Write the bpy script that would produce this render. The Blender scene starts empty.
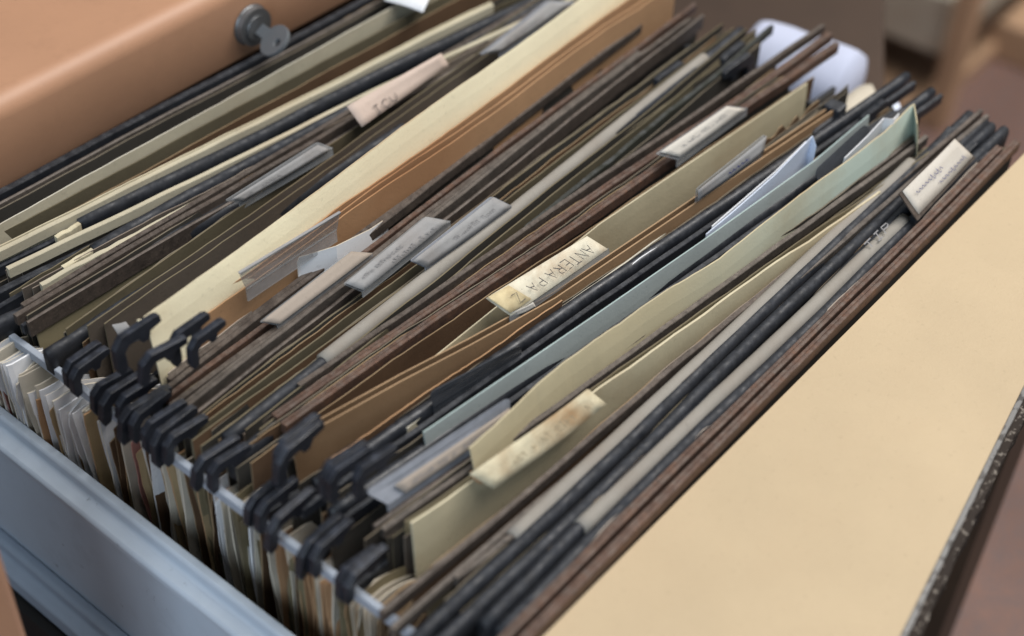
import bpy, math, random
from mathutils import Vector, noise
random.seed(7)
R = math.radians
col = bpy.context.scene.collection
LIFT = 0.78            # the rails of the drawer hang 0.78 m above the floor
# measured positions (millimetres, drawer axes: x across, y towards the cabinet, z up from the bar tops)
P = {
 'T1': [(41.1, 268.1, 0.0),(267.9, 263.0, 0.0)],
 'T2': [(30.8, 248.6, 6.0),(261.6, 246.6, 6.0)],
 'T3': [(37.3, 248.7, 2.0),(272.1, 239.4, 2.0)],
 'T4': [(22.0, 241.0, 3.0),(301.2, 216.8, 3.0)],
 'T5': [(55.4, 235.2, 0.0),(314.0, 208.9, 0.0)],
 'T5y': [(42.9, 233.6, -0.0),(55.2, 233.6, 0.0)],
 'T6': [(17.3, 231.0, 0.0),(222.4, 206.9, 0.0)],
 'T7': [(48.9, 217.3, 0.0),(291.8, 203.5, 0.0)],
 'T7y': [(33.0, 216.2, 0.0),(48.1, 216.3, 0.0)],
 'T8': [(20.7, 214.4, 0.0),(78.4, 209.8, 0.0)],
 'T9': [(-2.9, 214.4, 0.0),(74.5, 205.2, 0.0)],
 'T10': [(10.1, 208.5, 0.0),(181.9, 206.6, 0.0)],
 'T11': [(1.8, 205.6, 0.0),(178.6, 202.1, 0.0)],
 'T13': [(51.8, 203.5, -1.0),(253.1, 202.5, -1.0)],
 'T15': [(-0.7, 183.2, 0.0),(110.8, 183.8, 0.0)],
 'T16a': [(112.5, 191.1, 0.0),(308.1, 204.0, 0.0)],
 'T16b': [(15.6, 177.6, 2.0),(319.3, 196.9, 2.0)],
 'T18': [(18.4, 143.8, 26.0),(300.8, 163.2, 26.0)],
 'T19': [(37.5, 142.8, 14.0),(334.5, 156.5, 14.0)],
 'T19b': [(38.7, 141.3, 11.0),(345.9, 151.6, 11.0)],
 'T22a': [(18.4, 135.0, 0.0),(339.5, 151.8, 0.0)],
 'T22b': [(15.3, 131.4, 0.0),(359.4, 155.6, 0.0)],
 'T22c': [(12.2, 127.9, 0.0),(375.6, 143.9, 0.0)],
 'T22d': [(10.0, 124.2, 0.0),(361.4, 136.5, 0.0)],
 'T22e': [(5.8, 119.8, 0.0),(318.7, 136.6, 0.0)],
 'T24a': [(6.0, 113.4, -2.0),(234.4, 119.6, -2.0)],
 'T24b': [(5.9, 109.0, -2.0),(226.7, 113.5, -2.0)],
 'T24c': [(5.2, 106.8, -3.0),(240.1, 109.7, -3.0)],
 'T24d': [(5.5, 102.8, -3.0),(232.4, 103.7, -3.0)],
 'T26': [(13.5, 98.5, 0.0),(337.4, 111.0, 0.0)],
 'T26s': [(64.6, 100.7, 0.0),(338.2, 111.5, 0.0)],
 'T26b': [(8.3, 91.2, -0.0),(64.9, 91.4, 0.0)],
 'T27': [(193.7, 101.2, -0.0),(350.5, 107.4, 0.0)],
 'T28a': [(48.4, 96.4, -0.0),(402.6, 83.4, 0.0)],
 'T28b': [(31.5, 91.5, 0.0),(398.5, 76.9, 0.0)],
 'T28c': [(30.6, 86.5, 0.0),(391.5, 68.1, 0.0)],
 'T29p': [(28.8, 76.6, -8.0),(85.0, 71.6, -4.0),(200.9, 71.4, -1.5),(353.3, 62.3, -1.5)],
 'T29': [(83.4, 77.8, -1.5),(353.3, 62.3, -1.5)],
 'T29b': [(152.6, 54.6, -4.0),(339.9, 51.4, -4.0)],
 'T30b': [(199.0, 48.9, -2.0),(319.7, 45.4, -2.0)],
 'T31': [(21.8, 72.0, 8.0),(69.3, 64.0, 8.0),(102.2, 58.9, 6.0),(148.2, 54.1, 2.0),(234.1, 47.4, 2.0),(339.6, 38.0, 3.0)],
 'T32': [(19.3, 58.7, 0.0),(344.0, 33.5, 0.0)],
 'T35': [(57.8, 42.7, 5.0),(342.0, 23.8, 5.0)],
 'T35p': [(57.8, 42.7, 5.0),(151.3, 34.2, 5.0),(212.6, 28.9, 5.0),(294.0, 23.1, 5.0),(340.9, 22.7, 5.0)],
 'T37': [(14.1, 46.1, 0.0),(346.5, 18.9, 0.0)],
 'T39': [(58.7, 21.7, 11.0),(73.7, 22.1, 11.0),(97.0, 23.6, 11.0),(116.1, 23.3, 11.0),(134.2, 21.7, 11.0),(157.5, 20.0, 11.0),(179.9, 16.9, 11.0),(203.3, 13.6, 11.0),(235.0, 12.5, 11.0),(265.5, 10.9, 11.0),(298.0, 8.9, 11.0),(325.8, 7.1, 11.0),(346.6, 8.5, 11.0),(355.1, 8.5, 11.0),(341.1, -0.6, 11.0)],
 'T40': [(19.1, 26.4, -0.0),(317.8, 0.2, 0.0)],
 'T41': [(26.3, 19.6, 2.0),(298.2, -7.9, 2.0)],
 'T42': [(-6.2, 2.5, 0.0),(314.5, -9.2, 0.0)],
 'T42b': [(-8.6, -4.2, 0.0),(310.8, -13.8, 0.0)],
 'T43': [(-4.4, -12.5, 0.0),(371.9, -9.0, -0.0)],
 'T43s': [(46.3, -8.6, 0.0),(330.1, -6.7, 0.0)],
 'T43m': [(19.9, -6.0, 0.0),(46.9, -8.0, 0.0)],
 'T44': [(-3.5, -18.2, 0.0),(372.3, -16.5, 0.0)],
 'T45': [(12.9, -24.2, 0.0),(368.8, -20.8, -0.0)],
 'T45s': [(65.0, -23.3, 0.0),(291.9, -24.2, 0.0)],
 'T47a': [(10.6, -33.3, 0.0),(367.1, -31.7, 0.0)],
 'T47b': [(14.8, -38.1, 0.0),(377.1, -35.8, -0.0)],
 'T47': [(10.6, -33.3, 0.0),(367.1, -31.7, 0.0)],
 'tab12': [(106.3, 191.1, 2.0),(160.4, 189.6, 2.0),(154.4, 192.6, 7.0),(99.1, 191.7, 7.0)],
 'lab13': [(178.5, 189.2, 4.0),(242.4, 193.7, 4.0),(238.3, 195.1, 12.0),(177.6, 197.3, 12.0)],
 'tab17': [(267.5, 183.1, 4.0),(328.4, 184.9, 4.0),(311.2, 189.0, 11.0),(252.7, 183.9, 9.0)],
 'flap18': [(24.2, 145.6, 4.0),(27.5, 143.6, 5.0),(20.9, 142.6, 25.0),(16.8, 145.7, 24.0)],
 'flap18b': [(18.2, 159.6, 2.0),(24.0, 157.2, 2.0),(22.2, 161.5, 10.0),(17.6, 164.0, 10.0)],
 'tab21': [(62.0, 137.5, 14.0),(110.8, 137.4, 14.0),(110.4, 134.6, 25.0),(58.8, 137.0, 25.0)],
 'tab23': [(64.5, 124.3, 2.0),(120.1, 126.8, 2.0),(111.5, 131.2, 6.0),(58.1, 127.6, 6.0)],
 'tab24': [(99.4, 112.4, 3.0),(156.0, 116.1, 3.0),(145.7, 121.3, 9.0),(92.8, 116.7, 9.0)],
 'tab25': [(127.6, 104.4, 2.0),(181.9, 104.3, 2.0),(174.5, 109.4, 9.0),(120.5, 106.6, 9.0)],
 'tab29': [(255.3, 69.8, 3.0),(310.4, 68.8, 3.0),(296.6, 72.4, 10.0),(243.9, 74.9, 10.0)],
 'lab30': [(126.7, 59.0, 4.0),(184.5, 55.3, 4.0),(178.4, 62.0, 11.0),(122.2, 68.2, 11.0)],
 'patch30': [(126.7, 60.0, 4.5),(138.5, 59.1, 4.5),(133.0, 66.6, 11.0),(122.2, 68.2, 11.0)],
 'tongue30': [(128.3, 59.7, 2.0),(139.1, 56.4, 2.0),(137.9, 57.1, 5.0),(127.9, 59.6, 5.0)],
 'tab33': [(236.4, 46.9, 2.0),(284.3, 44.2, 2.0),(289.5, 46.8, 10.0),(235.6, 47.0, 10.0)],
 'tab32': [(73.2, 51.2, 0.0),(117.3, 45.5, 0.0),(113.1, 43.5, 8.0),(71.8, 51.9, 8.0)],
 'tab37': [(27.3, 31.2, 1.0),(86.0, 25.4, 1.0),(87.7, 27.2, 11.0),(21.9, 37.1, 8.0)],
 'tab38': [(284.7, 12.9, 0.0),(331.3, 14.5, 0.0),(330.2, 17.9, 9.0),(281.0, 16.5, 9.0)],
 'tab41': [(56.9, 8.5, 1.0),(116.0, 3.7, 1.0),(110.9, 9.3, 9.0),(51.2, 14.7, 9.0)],
 'curl41': [(55.6, 17.5, 1.0),(58.2, 11.8, 1.0),(58.7, 12.9, 5.0),(54.6, 17.6, 5.0)],
 'lab45': [(258.1, -25.1, 1.5),(279.2, -25.0, 1.5),(281.4, -21.3, 2.0),(259.2, -21.4, 2.0)],
 'lab46': [(292.1, -29.8, 4.0),(346.0, -27.8, 4.0),(338.1, -20.4, 14.0),(288.8, -21.6, 14.0)],
 'p20': [(90.5, 140.0, 8.0),(92.0, 140.3, 10.0),(107.5, 135.0, 9.0),(130.4, 138.4, 2.0),(149.5, 141.6, -2.0)],
 'p36': [(221.9, 31.8, 2.0),(228.6, 30.6, 4.0),(239.1, 29.3, 6.0),(267.7, 28.0, 9.0),(298.5, 28.5, 13.0),(296.9, 25.3, 10.0)],
 'p36b': [(226.9, 32.3, 3.0),(242.5, 31.4, 5.0),(270.8, 29.8, 8.0),(295.8, 30.0, 11.0)],
 'p34': [(181.7, 45.5, -1.0),(192.8, 44.6, 0.0),(220.0, 42.4, -1.0)],
 'p39': [(296.5, 10.5, 11.0),(315.1, 10.2, 13.0),(329.5, 10.6, 15.0),(333.0, 7.8, 14.0),(341.8, 9.2, 12.0)],
 'p0': [(258.4, 251.0, 9.0),(263.2, 229.2, 9.0),(292.3, 244.0, 12.0),(286.1, 271.3, 12.0)],
 'hooks': [(0.9, 161.7, 4),(1.1, 166.4, 4),(1.2, 148.2, 4),(1.4, 142.5, 4),(1.1, 137.1, 4),(1.4, 127.1, 4),(0.0, 120.1, 4),(0.7, 114.2, 4),(1.4, 108.9, 4),(1.0, 92.8, 4),(1.4, 87.6, 4),(0.2, 66.5, 4),(0.7, 62.2, 4),(0.4, 54.1, 4),(0.8, 38.9, 4),(0.9, 34.9, 4),(0.0, 21.6, 4),(0.3, 18.3, 4),(0.4, 130.6, 4),(8.0, 123.6, 30),(22.0, 125.4, 30),(24.0, 118.4, 30),(14.0, 65.0, 22.3),(14.0, 60.9, 23.4),(14.0, 41.2, 28.9),(14.0, 37.8, 29.4),(20.0, 31.6, 30),(6.0, 138.5, 30)],
 'hooksR': [(360.8, -8.0, 0.0),(359.9, -15.2, 0.0),(357.2, -21.6, 0.0),(358.2, -27.7, -2.0),(360.0, 26.8, 0.0),(355.4, 19.2, -1.0),(357.3, 104.7, 0.0),(352.5, 98.4, -2.0),(321.3, 117.2, 0.0),(336.3, 38.0, 0.0)],
 'lock': [(194.3, 278.0, 13.0)],
 'keybow': [(190.7, 257.0, 14.2)],
 'corner': [(-75.0, 104.3, -3.1)],
 'edge': [(101.2, -128.5, -6.0),(230.8, -108.5, -6.0)],
 'roll': [(446.0, 144.0, -70.0),(453.4, 83.9, -70.0)],
 'plank': [(1690.7, 482.1, -720.0),(1717.0, 397.5, -720.0)],
 'scrap': [(369.6, 48.9, -30.0),(397.8, 38.3, -30.0),(415.6, 55.9, -30.0),(386.8, 60.8, -30.0)],
 'scrap2': [(394.0, 40.2, -35.0),(411.2, 34.3, -35.0),(425.4, 48.0, -35.0),(410.8, 53.3, -35.0)],
}
CAM = {'f': 1500.84, 'C': [-0.21188, -0.20687, 0.3997], 'M': [[0.63926, -0.768337, 0.031706], [-0.506269, -0.451537, -0.734715], [0.578825, 0.453622, -0.677634]]}
P = {k: [Vector((a/1000, b/1000, c/1000)) for a, b, c in v] for k, v in P.items()}
TOPS = []

# ------------------------------------------------------------------ materials
MATS = {}
def nt_new(name):
    m = bpy.data.materials.new(name); m.use_nodes = True
    t = m.node_tree; b = t.nodes['Principled BSDF']
    return m, t, b
def N(t, typ, **kw):
    n = t.nodes.new(typ)
    for k, v in kw.items():
        if k in n.inputs: n.inputs[k].default_value = v
        else: setattr(n, k, v)
    return n
def ramp(t, fac, stops):
    r = t.nodes.new('ShaderNodeValToRGB')
    e = r.color_ramp.elements
    while len(e) < len(stops): e.new(0.5)
    for q, (p, c) in zip(e, stops):
        q.position = p; q.color = (c[0], c[1], c[2], 1)
    t.links.new(fac, r.inputs[0]); return r.outputs[0]
def mixc(t, fac, a, b, mode='MIX'):
    m = t.nodes.new('ShaderNodeMix'); m.data_type = 'RGBA'; m.blend_type = mode
    for s, v in ((0, fac), (6, a), (7, b)):
        if hasattr(v, 'is_linked') or hasattr(v, 'links'): t.links.new(v, m.inputs[s])
        else: m.inputs[s].default_value = v if s == 0 else (v[0], v[1], v[2], 1)
    return m.outputs[2]
def coords(t, scale=(1, 1, 1)):
    c = t.nodes.new('ShaderNodeTexCoord'); mp = t.nodes.new('ShaderNodeMapping')
    g = t.nodes.new('ShaderNodeNewGeometry')
    t.links.new(g.outputs['Position'], mp.inputs['Vector']); mp.inputs['Scale'].default_value = scale
    return mp.outputs[0]
def nz(t, vec, scale, detail=6, rough=.6):
    n = N(t, 'ShaderNodeTexNoise', Scale=scale, Detail=detail, Roughness=rough)
    t.links.new(vec, n.inputs['Vector']); return n.outputs['Fac']
def bump(t, b, h, s, d):
    n = N(t, 'ShaderNodeBump', Strength=s, Distance=d)
    t.links.new(h, n.inputs['Height']); t.links.new(n.outputs[0], b.inputs['Normal'])
def dust(t, c, v, colr, lo, hi, top=True):
    """grey dust lying in patches, thicker on faces that look up"""
    f = ramp(t, nz(t, v, 240, 5, .7), [(lo, (0, 0, 0)), (hi, (1, 1, 1))])
    if top:
        g = t.nodes.new('ShaderNodeNewGeometry'); s = t.nodes.new('ShaderNodeSeparateXYZ')
        t.links.new(g.outputs['Normal'], s.inputs[0])
        m = N(t, 'ShaderNodeMath', operation='MULTIPLY'); mx = N(t, 'ShaderNodeMath', operation='MAXIMUM')
        t.links.new(s.outputs[2], mx.inputs[0]); mx.inputs[1].default_value = .12
        t.links.new(f, m.inputs[0]); t.links.new(mx.outputs[0], m.inputs[1]); f = m.outputs[0]
    return mixc(t, f, c, colr)

def card(name, c, var=.18, stain=.35, rough=.85, fibre=.5, scale=1.0, speck=.3):
    m, t, b = nt_new(name); v = coords(t)
    lo = [x*(1-var) for x in c]; hi = [min(1, x*(1+var*.7)) for x in c]
    base = ramp(t, nz(t, v, 26*scale, 7, .65), [(.3, lo), (.7, hi)])
    st = [c[0]*(1-stain*.7), c[1]*(1-stain), c[2]*(1-stain*1.2)]
    base = mixc(t, ramp(t, nz(t, v, 9*scale, 5, .6), [(.5, (0, 0, 0)), (.72, (.9, .9, .9))]), base, st)
    base = mixc(t, ramp(t, nz(t, v, 420, 3, .5), [(.62, (0, 0, 0)), (.74, (speck, speck, speck))]), base, [x*.55 for x in c])
    t.links.new(base, b.inputs['Base Color']); b.inputs['Roughness'].default_value = rough
    b.inputs['Specular IOR Level'].default_value = .25
    bump(t, b, nz(t, v, 700, 4, .7), fibre*.35, .0006)
    MATS[name] = m; return m
def rust(name, c1, c2, c3, rough=.6, metal=.25):
    m, t, b = nt_new(name); v = coords(t, (1, 1, 1))
    base = ramp(t, nz(t, v, 170, 8, .7), [(.28, c1), (.5, c2), (.74, c3)])
    v2 = coords(t)
    base = mixc(t, ramp(t, nz(t, v2, 420, 5, .75), [(.52, (0, 0, 0)), (.66, (.6, .6, .6))]), base, [x*.45 for x in c1])
    base = mixc(t, ramp(t, nz(t, v2, 900, 3, .7), [(.60, (0, 0, 0)), (.70, (.55, .55, .55))]), base, [min(1, x*1.9) for x in c3])
    base = mixc(t, ramp(t, nz(t, v2, 38, 4, .6), [(.48, (0, 0, 0)), (.66, (.6, .6, .6))]), base, [x*.55 for x in c2])
    base = dust(t, base, v2, (.17, .145, .125), .42, .9)
    t.links.new(base, b.inputs['Base Color']); b.inputs['Roughness'].default_value = rough
    b.inputs['Metallic'].default_value = metal
    bump(t, b, nz(t, v2, 650, 5, .75), .45, .0006)
    MATS[name] = m; return m
def plastic(name, c, rough=.42, dustc=(.085, .09, .10), lo=.45, hi=.9):
    m, t, b = nt_new(name); v = coords(t)
    base = ramp(t, nz(t, v, 60, 5, .6), [(.3, [x*.75 for x in c]), (.7, [x*1.25 for x in c])])
    base = dust(t, base, v, dustc, lo, hi)
    t.links.new(base, b.inputs['Base Color'])
    rr = ramp(t, nz(t, v, 210, 4, .6), [(.3, (rough*.75,)*3), (.7, (min(1, rough*1.5),)*3)])
    t.links.new(rr, b.inputs['Roughness'])
    bump(t, b, nz(t, v, 500, 4, .6), .2, .0004)
    MATS[name] = m; return m
def clear(name, c, alpha_mix=.55, rough=.25):
    m, t, b = nt_new(name); v = coords(t)
    base = ramp(t, nz(t, v, 120, 6, .7), [(.3, [x*.8 for x in c]), (.7, [min(1, x*1.15) for x in c])])
    t.links.new(base, b.inputs['Base Color']); b.inputs['Roughness'].default_value = rough
    tr = t.nodes.new('ShaderNodeBsdfTransparent'); mx = t.nodes.new('ShaderNodeMixShader')
    f = ramp(t, nz(t, v, 90, 4, .6), [(.3, (alpha_mix*.92,)*3), (.7, (min(1, alpha_mix*1.08),)*3)])
    t.links.new(f, mx.inputs[0]); t.links.new(tr.outputs[0], mx.inputs[1]); t.links.new(b.outputs[0], mx.inputs[2])
    t.links.new(mx.outputs[0], t.nodes['Material Output'].inputs['Surface'])
    bump(t, b, nz(t, v, 300, 3, .6), .15, .0004)
    MATS[name] = m; return m
def paint(name, c, chips=None, rough=.45, lo=.66, scuff=.12, cs=130):
    m, t, b = nt_new(name); v = coords(t)
    base = ramp(t, nz(t, v, 7, 6, .6), [(.3, [x*(1-scuff) for x in c]), (.7, [min(1, x*(1+scuff*.6)) for x in c])])
    base = mixc(t, ramp(t, nz(t, v, 55, 7, .72), [(.52, (0, 0, 0)), (.75, (.4, .4, .4))]), base, [x*.72 for x in c])
    if chips:
        base = mixc(t, ramp(t, nz(t, v, cs, 5, .7), [(lo, (0, 0, 0)), (lo+.03, (1, 1, 1))]), base, chips)
    t.links.new(base, b.inputs['Base Color']); b.inputs['Roughness'].default_value = rough
    bump(t, b, nz(t, v, 260, 4, .6), .12, .0006)
    MATS[name] = m; return m
def ink(name, c):
    m, t, b = nt_new(name); b.inputs['Base Color'].default_value = (*c, 1); b.inputs['Roughness'].default_value = .7
    MATS[name] = m; return m

card('cream_card', (.88, .80, .57), .07, .13)
card('cream_edge', (.54, .48, .34))
card('pale_card', (.47, .425, .315), .14, .25)
card('pale_edge', (.52, .49, .41))
card('yellow_card', (.50, .435, .29), .14, .35)
card('yellow_stained', (.53, .475, .335), .25, .6, scale=4)
card('kraft_card', (.40, .235, .125), .14, .30)
card('dull_kraft', (.22,.135,.072), .14, .30)
card('dull_edge', (.36,.24,.14))
card('kraft_edge', (.40, .24, .13))
card('brown_card', (.115, .066, .036), .2, .35)
card('brown_edge', (.24, .17, .10))
card('olive_card', (.105, .088, .055), .2, .3)
card('olive_edge', (.15, .125, .08))
card('khaki_card', (.25, .21, .125), .15, .3)
card('dark_card', (.042, .038, .032), .25, .3)
card('dark_edge', (.16, .135, .10))
card('grey_brown_card', (.10, .082, .066), .2, .3)
card('grey_brown_edge', (.22, .18, .145))
card('blue_card', (.31, .345, .34), .12, .25)
card('blue_edge', (.34, .42, .41))
card('green_card', (.42, .47, .40), .12, .3)
card('green_edge', (.56, .60, .52))
card('old_label', (.62, .575, .455), .14, .5, scale=6)
card('stained_tape', (.50, .415, .25), .3, .5, scale=5)
card('lavender_paper', (.48, .52, .66), .05, .1, fibre=.2)
card('white_paper', (.74, .75, .77), .05, .1, fibre=.2)
card('bluish_paper', (.62, .68, .80), .06, .1, fibre=.2)
card('aged_paper', (.56, .51, .42), .1, .25)
card('manila_paper', (.40, .30, .17), .12, .3)
card('pink_paper', (.40, .19, .16), .12, .2)
card('pink_label', (.52, .42, .36), .08, .16)
card('grey_label', (.29, .288, .288), .12, .2, scale=3)
card('grey_strip', (.27, .25, .22), .10, .2, scale=2)
card('beige_card', (.33, .28, .235), .1, .2)
card('white_card', (.52, .49, .44), .08, .2)
card('tan_board', (.475, .372, .242), .07, .10, fibre=1.1, scale=.45, rough=.7, speck=.16)
def fade(name, c1, c2, x0, x1):
    m, t, b = nt_new(name); v = coords(t); s = t.nodes.new('ShaderNodeSeparateXYZ'); t.links.new(v, s.inputs[0])
    mr_ = N(t, 'ShaderNodeMapRange'); t.links.new(s.outputs[0], mr_.inputs[0]); mr_.inputs[1].default_value = x0; mr_.inputs[2].default_value = x1
    c = ramp(t, mr_.outputs[0], [(0, c1), (1, c2)])
    c = mixc(t, ramp(t, nz(t, v, 18, 6, .65), [(.45, (0, 0, 0)), (.75, (.7, .7, .7))]), c, [x*.7 for x in c1])
    t.links.new(c, b.inputs['Base Color']); b.inputs['Roughness'].default_value = .85
    bump(t, b, nz(t, v, 700, 4, .7), .15, .0006); MATS[name] = m
fade('fade_card', (.45, .39, .25), (.40, .47, .41), .17, .30)
rust('rusty_metal', (.062, .034, .024), (.098, .055, .039), (.15, .072, .040))
rust('brown_metal', (.046, .035, .029), (.078, .060, .049), (.115, .088, .07))
rust('grey_brown_metal', (.06, .05, .043), (.10, .083, .07), (.14, .117, .098))
plastic('hook_plastic', (.012, .014, .020), .42, (.06, .07, .095), .45, .9)
plastic('dark_plastic', (.016, .018, .023))
plastic('blue_plastic', (.013, .015, .020), .58, (.05, .055, .066))
plastic('olive_plastic', (.022, .024, .018), .5)
clear('clear_plastic', (.34, .35, .36), .40, .16)
clear('dark_clear_plastic', (.06, .065, .075), .8)
clear('grey_clear_plastic', (.27, .285, .32), .9, .22)
paint('orange_paint', (.425, .232, .138), (.17, .09, .06), .5, .70, cs=220)
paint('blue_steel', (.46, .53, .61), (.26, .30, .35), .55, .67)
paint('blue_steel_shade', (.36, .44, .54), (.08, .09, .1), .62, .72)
paint('rail_steel', (.31, .345, .40), (.16, .15, .14), .35, .68)
paint('dark_steel', (.03, .032, .036), None, .55)
paint('key_metal', (.115, .125, .135), (.08, .075, .07), .35, .68)
paint('gap_black', (.008, .009, .010), None, .7)  # near black that stands in for the shade under the slide
paint('grey_metal', (.17, .175, .18), (.05, .045, .04), .35, .66)
MATS['grey_metal'].node_tree.nodes['Principled BSDF'].inputs['Metallic'].default_value = .6
paint('edge_metal', (.15, .145, .14), (.03, .026, .024), .4, .55, cs=190)
paint('edge_dark', (.036, .029, .025), (.20, .175, .15), .6, .57, cs=430)
paint('brown_wood', (.048, .027, .016), None, .6, scuff=.3)
paint('dark_wood', (.06, .035, .02), None, .6, scuff=.3)
paint('light_wood', (.50, .32, .20), None, .6, scuff=.2)
paint('floor_tile', (.22, .118, .088), (.13, .10, .10), .6, .5, scuff=.3)
MATS['edge_dark'].node_tree.nodes['Principled BSDF'].inputs['Specular IOR Level'].default_value = .08
MATS['edge_dark'].node_tree.nodes['Principled BSDF'].inputs['Roughness'].default_value = .95
ink('black_ink', (.03, .03, .035)); ink('blue_ink', (.035, .045, .16)); ink('grey_ink', (.20, .195, .20)); ink('brown_ink', (.24, .20, .13))

# ------------------------------------------------------------------ objects
def root(name, loc, label, cat, group=None):
    o = bpy.data.objects.new(name, None); col.objects.link(o)
    o.location = loc; o.empty_display_size = .02
    o['label'] = label; o['category'] = cat
    if group: o['group'] = group
    TOPS.append(o); return o
def tag(o, label, cat, group=None):
    o['label'] = label; o['category'] = cat
    if group: o['group'] = group
    return o
def base_of(o):
    b = Vector((0, 0, 0))
    while o is not None: b += Vector(o.location); o = o.parent
    return b
def obj(name, verts, faces, mats, parent=None, smooth=False, idx=None, bevel=0, kind=None):
    me = bpy.data.meshes.new(name)
    off = base_of(parent) if parent else Vector((0, 0, 0))
    if parent is None:
        off = sum((Vector(v) for v in verts), Vector())/len(verts); off.z = min(v[2] for v in verts)
    me.from_pydata([tuple(Vector(v)-off) for v in verts], [], faces)
    for m in (mats if isinstance(mats, (list, tuple)) else [mats]): me.materials.append(MATS[m])
    for i, p in enumerate(me.polygons):
        p.use_smooth = smooth
        if idx: p.material_index = idx[i]
    me.update()
    o = bpy.data.objects.new(name, me); col.objects.link(o)
    if parent: o.parent = parent
    else: o.location = off; TOPS.append(o)
    if bevel:
        b = o.modifiers.new('bevel', 'BEVEL'); b.width = bevel; b.segments = 2; b.limit_method = 'ANGLE'
        b.harden_normals = False
    if kind: o['kind'] = kind
    return o
def box_vf(x0, y0, z0, x1, y1, z1):
    v = [(x, y, z) for z in (z0, z1) for y in (y0, y1) for x in (x0, x1)]
    return v, [(0, 2, 3, 1), (4, 5, 7, 6), (0, 1, 5, 4), (2, 6, 7, 3), (0, 4, 6, 2), (1, 3, 7, 5)]
def join(*parts):
    V, F = [], []
    for v, f in parts:
        n = len(V); V += [tuple(q) for q in v]; F += [tuple(i+n for i in g) for g in f]
    return V, F
def prism_x(profile, path):
    """closed yz profile swept along a path of points (path roughly along x)"""
    V, F = [], []; n = len(profile)
    for i, p in enumerate(path):
        a = path[max(0, i-1)]; b = path[min(len(path)-1, i+1)]
        d = (Vector(b)-Vector(a)); d.z = 0; d.normalize(); s = Vector((-d.y, d.x, 0))
        for (y, z) in profile: V.append(Vector(p)+s*y+Vector((0, 0, z)))
    for i in range(len(path)-1):
        for k in range(n):
            k2 = (k+1) % n
            F.append((i*n+k, i*n+k2, (i+1)*n+k2, (i+1)*n+k))
    F.append(tuple(range(n-1, -1, -1))); F.append(tuple((len(path)-1)*n+k for k in range(n)))
    return V, F
def prism_y(profile, y0, y1, n=1):
    V, F = [], []; k0 = len(profile)
    for i in range(n+1):
        y = y0+(y1-y0)*i/n
        for (x, z) in profile: V.append((x, y, z))
    for i in range(n):
        for k in range(k0):
            k2 = (k+1) % k0
            F.append((i*k0+k, (i+1)*k0+k, (i+1)*k0+k2, i*k0+k2))
    F.append(tuple(range(k0))); F.append(tuple(n*k0+k for k in range(k0-1, -1, -1)))
    return V, F
def line(key, x0=None, x1=None, n=56, wob=.0006, sag=0):
    """points along the measured line, continued straight to x0 / x1"""
    a, b = P[key][0], P[key][-1]
    d = b-a
    def atx(x): return a+d*((x-a.x)/d.x)
    s = atx(x0/1000) if x0 is not None else a
    e = atx(x1/1000) if x1 is not None else b
    sd = (sum(ord(c)*(i+3) for i, c in enumerate(key)) % 97)*1.7
    out = []
    for i in range(n+1):
        u = i/n; p = s.lerp(e, u)
        p.y += wob*noise.noise(Vector((u*3.1, sd, 0)))*2
        p.z += wob*noise.noise(Vector((u*2.3, sd, 9)))*1.6 + wob*.45*noise.noise(Vector((u*17, sd, 4)))
        p.y += wob*.35*noise.noise(Vector((u*13, sd, 7)))
        out.append(p)
    return out
PROF = {
 'metal': [(-.0010, -.0048), (-.0011, -.0003), (-.0009, 0), (.0009, .0001), (.0011, -.0003), (.0010, -.0048)],
 'wide': [(-.0016, -.0052), (-.0017, -.0003), (-.0015, 0), (-.0005, .0001), (-.0003, -.0003), (.0001, -.0003), (.0003, 0), (.0015, 0), (.0017, -.0003), (.0016, -.0052)],
 'thin': [(-.0007, -.008), (-.0008, -.0004), (0, 0), (.0008, -.0004), (.0007, -.008)],
 'flat': [(-.0014, -.0035), (-.0015, -.0003), (-.0012, 0), (.0012, 0), (.0015, -.0003), (.0014, -.0035)],
 'tube': [(-.0022, -.012), (-.0025, -.0030), (-.0021, -.0013), (-.0012, -.0003), (0, 0), (.0012, -.0003), (.0021, -.0013), (.0025, -.0030), (.0022, -.012)],
 'strip': [(-.0029, -.0075), (-.0030, -.0030), (-.0025, -.0012), (-.0014, 0), (0, .0003), (.0014, 0), (.0025, -.0012), (.0030, -.0030), (.0029, -.0075)],
}
def bar(par, key, kind, mat, x0=None, x1=None, dz=0, dy=0, name='hanger_bar', wob=.0008):
    pts = [p+Vector((0, dy, dz)) for p in line(key, x0, x1, wob=wob)]
    v, f = prism_x(PROF[kind], pts)
    return obj(name, v, f, mat, par, smooth=kind in ('tube', 'strip'))

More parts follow.
